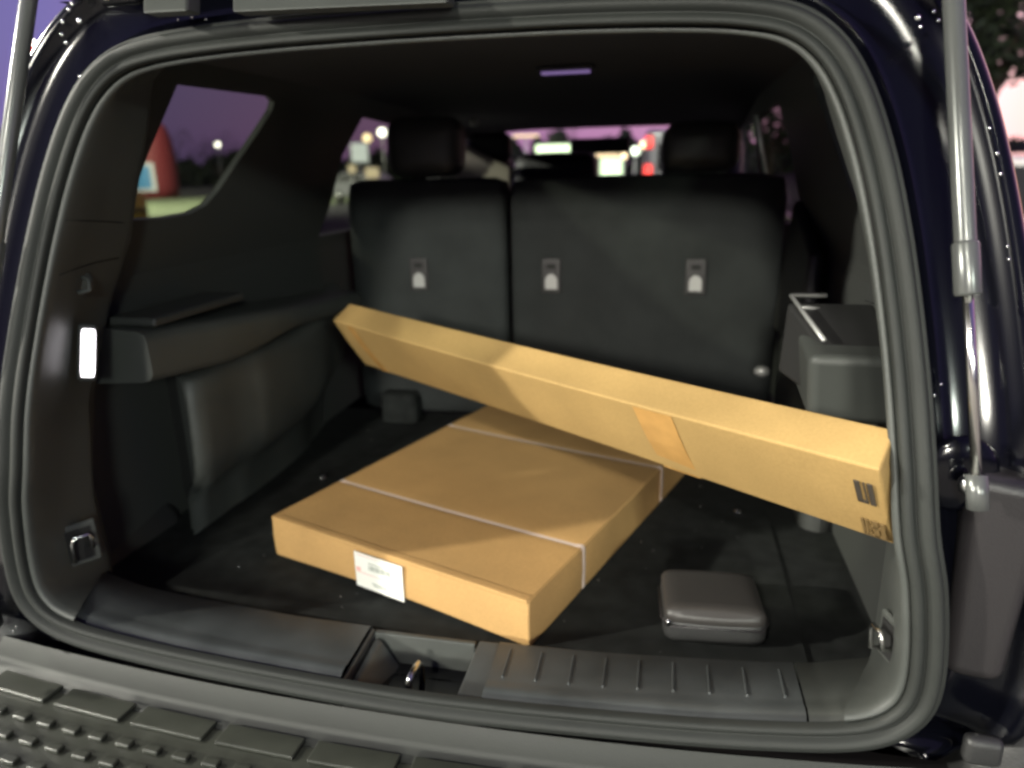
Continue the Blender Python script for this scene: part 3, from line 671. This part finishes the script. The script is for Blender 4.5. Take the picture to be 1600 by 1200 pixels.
# ------------------------------------------------------------------ small zip case
ca, cb = on_z(1030, 1010, .0), on_z(1202, 1016, .0)
cs = empty('zip_case', ((ca.x + cb.x) / 2, .95, .006), R(4)); tag(cs, 'small black soft zip case on the cargo floor right of the flat box', 'case')
rbox('case_shell', (-.076, .0, 0), (.076, .125, .050), 'leather', cs, r=.018, puff=.003)
rbox('case_lid', (-.0745, .0015, .030), (.0745, .1235, .0605), mat('case_lid', (.036, .033, .031), .42, bump=.2, scale=300), cs, r=.014, puff=.004)
pz = [Vector((-.077, .10, .034)), Vector((-.078, .02, .034)), Vector((-.066, -.0015, .034)), Vector((.066, -.0015, .034)), Vector((.078, .02, .034)), Vector((.077, .10, .034))]
tube('zipper', pz, .0022, 'silver' if False else 'blackplastic', cs, n=8)
ball('zip_pull', (-.070, -.002, .040), .0045, 'chrome', cs, sc=(1, .6, 1.4))

# ------------------------------------------------------------------ outside
def at(px, py, dist):                       # a point straight out through the picture at a ground distance
    r = ray(px, py); k = dist / math.hypot(r.x, r.y); return CAM + r * k
gv = []; 
M['bounce_concrete'] = mat('bounce_concrete', (.26, .25, .23), .9, var=.15, vscale=1.5, spec=.1)
tag(mesh('parking_lot', [(-14, -30, GZ + .004), (14, -30, GZ + .004), (14, 6, GZ + .004), (-14, 6, GZ + .004)], [(0, 1, 2, 3)], 'bounce_concrete'), kind='structure')  # pale sheet added over the asphalt to bounce lamp light into the cabin
tag(mesh('ground', [(-900, -900, GZ), (900, -900, GZ), (900, 900, GZ), (-900, 900, GZ)], [(0, 1, 2, 3)], 'asphalt'), kind='structure')
tag(mesh('grass_field', [(-9, 14, GZ + .004), (-16, 30, GZ + .004), (-22, 95, GZ + .004), (-60, 260, GZ + .004), (-400, 260, GZ + .004), (-400, 4, GZ + .004), (-30, 4, GZ + .004)], [tuple(range(7))], 'grass'), kind='structure')

def tree(x, y, h, label, seed, cr=None, n=1500, group='dark trees at the far edge of the grass'):
    rnd = random.Random(seed); o = empty('tree', (x, y, GZ)); tag(o, label, 'tree', group)
    tube('trunk', [(0, 0, 0), (.1, 0, h * .3), (0, .1, h * .6)], [h * .035, h * .025, h * .012], 'bark', o, n=8)
    cr = cr or h * .38; vs = []; fs = []
    cl = [(Vector((rnd.uniform(-1, 1), rnd.uniform(-1, 1), rnd.uniform(-.7, 1))) * cr * .75 + Vector((0, 0, h * .62)), rnd.uniform(.25, .5) * cr) for _ in range(22)]
    for c, r in cl[:8]: pass
    for i in range(n):
        c, r = rnd.choice(cl); d = Vector((rnd.gauss(0, 1), rnd.gauss(0, 1), rnd.gauss(0, 1))).normalized() * r * rnd.uniform(.5, 1.1)
        p = c + d; a = Vector((rnd.gauss(0, 1), rnd.gauss(0, 1), rnd.gauss(0, 1))).normalized(); b = a.orthogonal().normalized(); s = h * .022
        k = len(vs); vs += [p - a * s, p + b * s * .6, p + a * s, p - b * s * .6]; fs.append((k, k + 1, k + 2, k + 3))
    mesh('crown', vs, fs, 'leaf', o)
    for c, r in cl[:7]: tube('limb', [(0, 0, h * .35), c], [h * .015, h * .005], 'bark', o, n=6)
    return o
names = ['leftmost', 'second from left', 'middle', 'fourth from left', 'rightmost']
for i, az in enumerate((-44, -40.5, -37, -33.5, -30)):
    d = 105 + 8 * (i % 2); tree(math.sin(R(az)) * d, math.cos(R(az)) * d, 4.5 + (i * 37 % 5) * .3, names[i] + ' of five dark trees beyond the grass through the rear side glass', i + 3, cr=4.2, n=1400)
p = at(1565, 20, 26); tree(p.x, p.y, 8.2, 'dark leafy tree against the pink glow right of the vehicle', 20, cr=2.0, n=2600, group='trees near the lot')
p = at(885, 215, 60); tree(p.x, p.y, 4.6, 'small round tree seen through the windscreen', 31, cr=1.7, n=1200, group='trees near the lot')

for k, az in enumerate((7.5, 11.5)):
    tree(math.sin(R(az)) * (24 + 3 * k), math.cos(R(az)) * (24 + 3 * k), 5.2, ('nearer', 'farther')[k] + ' of two dark trees seen through the right side windows', 40 + k, cr=2.3, n=2200, group='trees near the lot')
rnd = random.Random(5); vs = []; fs = []
for i in range(13000):
    az = rnd.uniform(-62, 30); d = rnd.uniform(118, 150); hh = (4.1 + .8 * math.sin(az * 1.3) + .6 * math.sin(az * 3.7 + 1)) * rnd.uniform(0, 1) ** .7 * (1.45 if -13 < az < 3 else 1)
    p = Vector((math.sin(R(az)) * d, math.cos(R(az)) * d, GZ + hh)); a = Vector((rnd.gauss(0, 1), rnd.gauss(0, 1), rnd.gauss(0, 1))).normalized() * .8; b = a.orthogonal().normalized() * .6
    k = len(vs); vs += [p - a, p + b, p + a, p - b]; fs.append((k, k + 1, k + 2, k + 3))
tag(mesh('far_wood', vs, fs, 'leaf'), 'dark wood along the horizon', 'wood', kind='stuff')
# red inflatable with its patch
p = at(247, 297, 60); p.z = GZ
inf = empty('inflatable', (p.x, p.y, GZ), R(38)); tag(inf, 'tapered red inflatable with a blue and white patch standing on the grass', 'inflatable')
tube('body_tube', [(0, 0, 0), (0, 0, .8), (0, 0, 1.8), (0, 0, 3.0), (0, 0, 4.0), (0, 0, 4.8), (0, 0, 5.2), (0, 0, 5.35)], [1.35, 1.45, 1.5, 1.48, 1.40, 1.22, .95, .35], 'red', inf, n=28)
def patch(name, a0, a1, z0, z1, m, rr):
    v = []; n = 8
    for zz in (z0, z1):
        for i in range(n): a = a0 + (a1 - a0) * i / (n - 1); v.append((rr * math.cos(a), rr * math.sin(a), zz))
    return mesh(name, v, [(i, i + 1, n + i + 1, n + i) for i in range(n - 1)], m, inf)
patch('white_patch', R(195), R(268), .55, 2.5, 'white', 1.56); patch('blue_patch', R(195), R(258), .75, 2.3, 'blueband', 1.60)
p = at(207, 330, 30); dr = empty('barrel', (p.x, p.y, GZ)); tag(dr, 'brown and yellow barrel on the bright grass', 'barrel')
tube('drum', [(0, 0, 0), (0, 0, .9)], .5, 'yellow', dr, n=20); tube('band', [(0, 0, .3), (0, 0, .45)], .52, 'bark', dr, n=20)

# far lamps
def far_lamp(px, py, dist, label, r=.28, m='e_white'):
    p = at(px, py, dist); o = empty('street_lamp', (p.x, p.y, GZ)); tag(o, label, 'street lamp', 'distant lamps')
    h = p.z - GZ; tube('pole', [(0, 0, 0), (0, 0, h)], .05, 'pole', o, n=8); ball('lamp_globe', (0, 0, h), r, m, o)
far_lamp(340, 226, 95, 'small lamp far off above the dark trees', r=.25, m='e_car')
far_lamp(574, 216, 50, 'lower and left of two round lamps beside the left headrest', r=.28, m='e_warm')
far_lamp(597, 207, 50, 'upper and right of two round lamps beside the left headrest', r=.26, m='e_car')
far_lamp(993, 236, 40, 'pale green lamp right of the lit panels', r=.22, m='e_small')
far_lamp(1015, 250, 40, 'bright lamp low beside the van', r=.24, m='e_small')
far_lamp(1006, 226, 60, 'dim lamp high beside the van', r=.28, m='e_warm')
far_lamp(975, 244, 52, 'dim lamp just right of the green panel', r=.2, m='e_warm')
# signs and lit panels
def board(px0, py0, px1, py1, dist, m, label, cat='sign', post=True):
    a = at((px0 + px1) / 2, py1, dist); b = at((px0 + px1) / 2, py0, dist); wv = dist * (px1 - px0) / 1160
    az = math.atan2(a.x, a.y); o = empty('sign_board', (a.x, a.y, GZ), -az); tag(o, label, cat)
    box('panel', (-wv / 2, -.04, a.z - GZ), (wv / 2, .04, b.z - GZ), m, o, bevel=.03)
    box('frame', (-wv / 2 - .03, .041, a.z - GZ - .03), (wv / 2 + .03, .10, b.z - GZ + .03), 'pole', o, bevel=.02)
    if post: tube('post', [(0, .06, 0), (0, .06, a.z - GZ)], .05, 'pole', o, n=8)
board(551, 224, 575, 253, 30, 'e_sign', 'white lit sign on a post beside the left headrest')
board(545, 258, 556, 270, 30, 'e_cream', 'tiny cream lit sign low at the window edge')
board(572, 262, 592, 278, 28, 'e_cream', 'cream lit sign below the white sign', )
board(932, 219, 967, 245, 34, 'e_orange', 'square orange lit sign above the pale green one')
board(938, 247, 972, 279, 33, 'e_green', 'pale green lit panel under the orange sign')
board(838, 226, 904, 240, 46, 'e_green', 'long pale green lit canopy sign seen through the windscreen')
board(802, 211, 842, 214, 40, 'e_orange', 'thin orange light strip high in the windscreen')
# road beyond the left door: bright kerb things and a car
def car(px, dist, label, m, rz, lights='tail', z0=0):
    p = at(px, 300, dist); o = empty('parked_car', (p.x, p.y, GZ), rz); tag(o, label, 'car', 'cars in the lot around')
    prof = [(-2.2, .35), (-2.25, .8), (-2.1, 1.0), (-1.2, 1.05), (-.6, 1.5), (1.1, 1.55), (1.9, 1.05), (2.2, .95), (2.25, .4)]
    v = [(-.85 if z < 1.2 else -.7, y, z) for y, z in prof] + [(.85 if z < 1.2 else .7, y, z) for y, z in prof]; n = len(prof)
    mesh('body', v, [tuple(range(n)), tuple(range(2 * n - 1, n - 1, -1))] + [(i, (i + 1) % n, n + (i + 1) % n, n + i) for i in range(n)], m, o, bevel=.06)
    for s in (-1, 1):
        mesh('side_window', [(s * .865, -.95, 1.12), (s * .745, -.5, 1.44), (s * .745, 1.0, 1.46), (s * .865, 1.5, 1.10)], [(0, 1, 2, 3)], 'black', o, solid=.02)
        for yy in (-1.4, 1.4): w_ = tube('wheel', [(s * .7, yy, .33), (s * .88, yy, .33)], .33, 'tyre', o, n=20); tube('rim', [(s * .875, yy, .33), (s * .89, yy, .33)], .2, 'chrome', w_, n=16)
        box('head_lamp' if lights == 'head' else 'tail_lamp', (s * .62 - .15, -2.29, .66), (s * .62 + .15, -2.2, .80), 'e_car' if lights == 'head' else 'tail', o, bevel=.02)
    return o
mc = M['carpaint']; wc = mat('car_paint_white', (.6, .58, .52), .3, coat=1)
p = car(575, 38, 'dark car with lit lamps ahead on the left', mc, R(60), 'head')
p = car(1285, 9.5, 'pale car parked alongside on the right', wc, R(8)); p.location = (3.6, 6.2, GZ)
# van with stacked tail lamps, mostly behind the right headrest
p = at(1075, 300, 17); vn = empty('van', (p.x, p.y, GZ), R(0)); tag(vn, 'dark van ahead with stacked red tail lamps', 'van')
box('body', (-.98, 0, .4), (.98, 4.8, 2.3), 'carpaint', vn, bevel=.12, seg=3)
box('rear_window', (-.7, -.03, 1.4), (.7, .0, 2.0), 'black', vn, bevel=.02)
for s in (-1, 1):
    box('tail_lamp', (s * .90 - .09, -.05, 1.9), (s * .90 + .09, .0, 2.15), 'tail', vn, bevel=.02)
    box('tail_lamp', (s * .90 - .09, -.05, 1.15), (s * .90 + .09, .0, 1.55), 'tail', vn, bevel=.02)
    for yy in (.9, 3.8): tube('wheel', [(s * .8, yy, .36), (s * 1.0, yy, .36)], .36, 'tyre', vn, n=20)
# red and white lamp board far left
board(44, 64, 58, 112, 30, 'e_white', 'red and white lit sign at the far left edge')
rb = [o for o in bpy.data.objects if o.name.startswith('sign_board')][-1]
pr = box('red_panel', (-.22, -.06, 0), (.22, -.045, .5), 'tail', rb); a = at(51, 95, 30); pr.location = (0, 0, a.z - GZ)
# lamp that lights the grass
elev_lamp(-49, 42, 16, 120000, 'pole lamp standing on the grass out of the left rear window', size=.6, target=(-26, 42, GZ), cone=140)

# ------------------------------------------------------------------ re-base the vehicle's parts to its empty
for o in bpy.data.objects:
    if o.parent is suv: o.location = o.location + _off
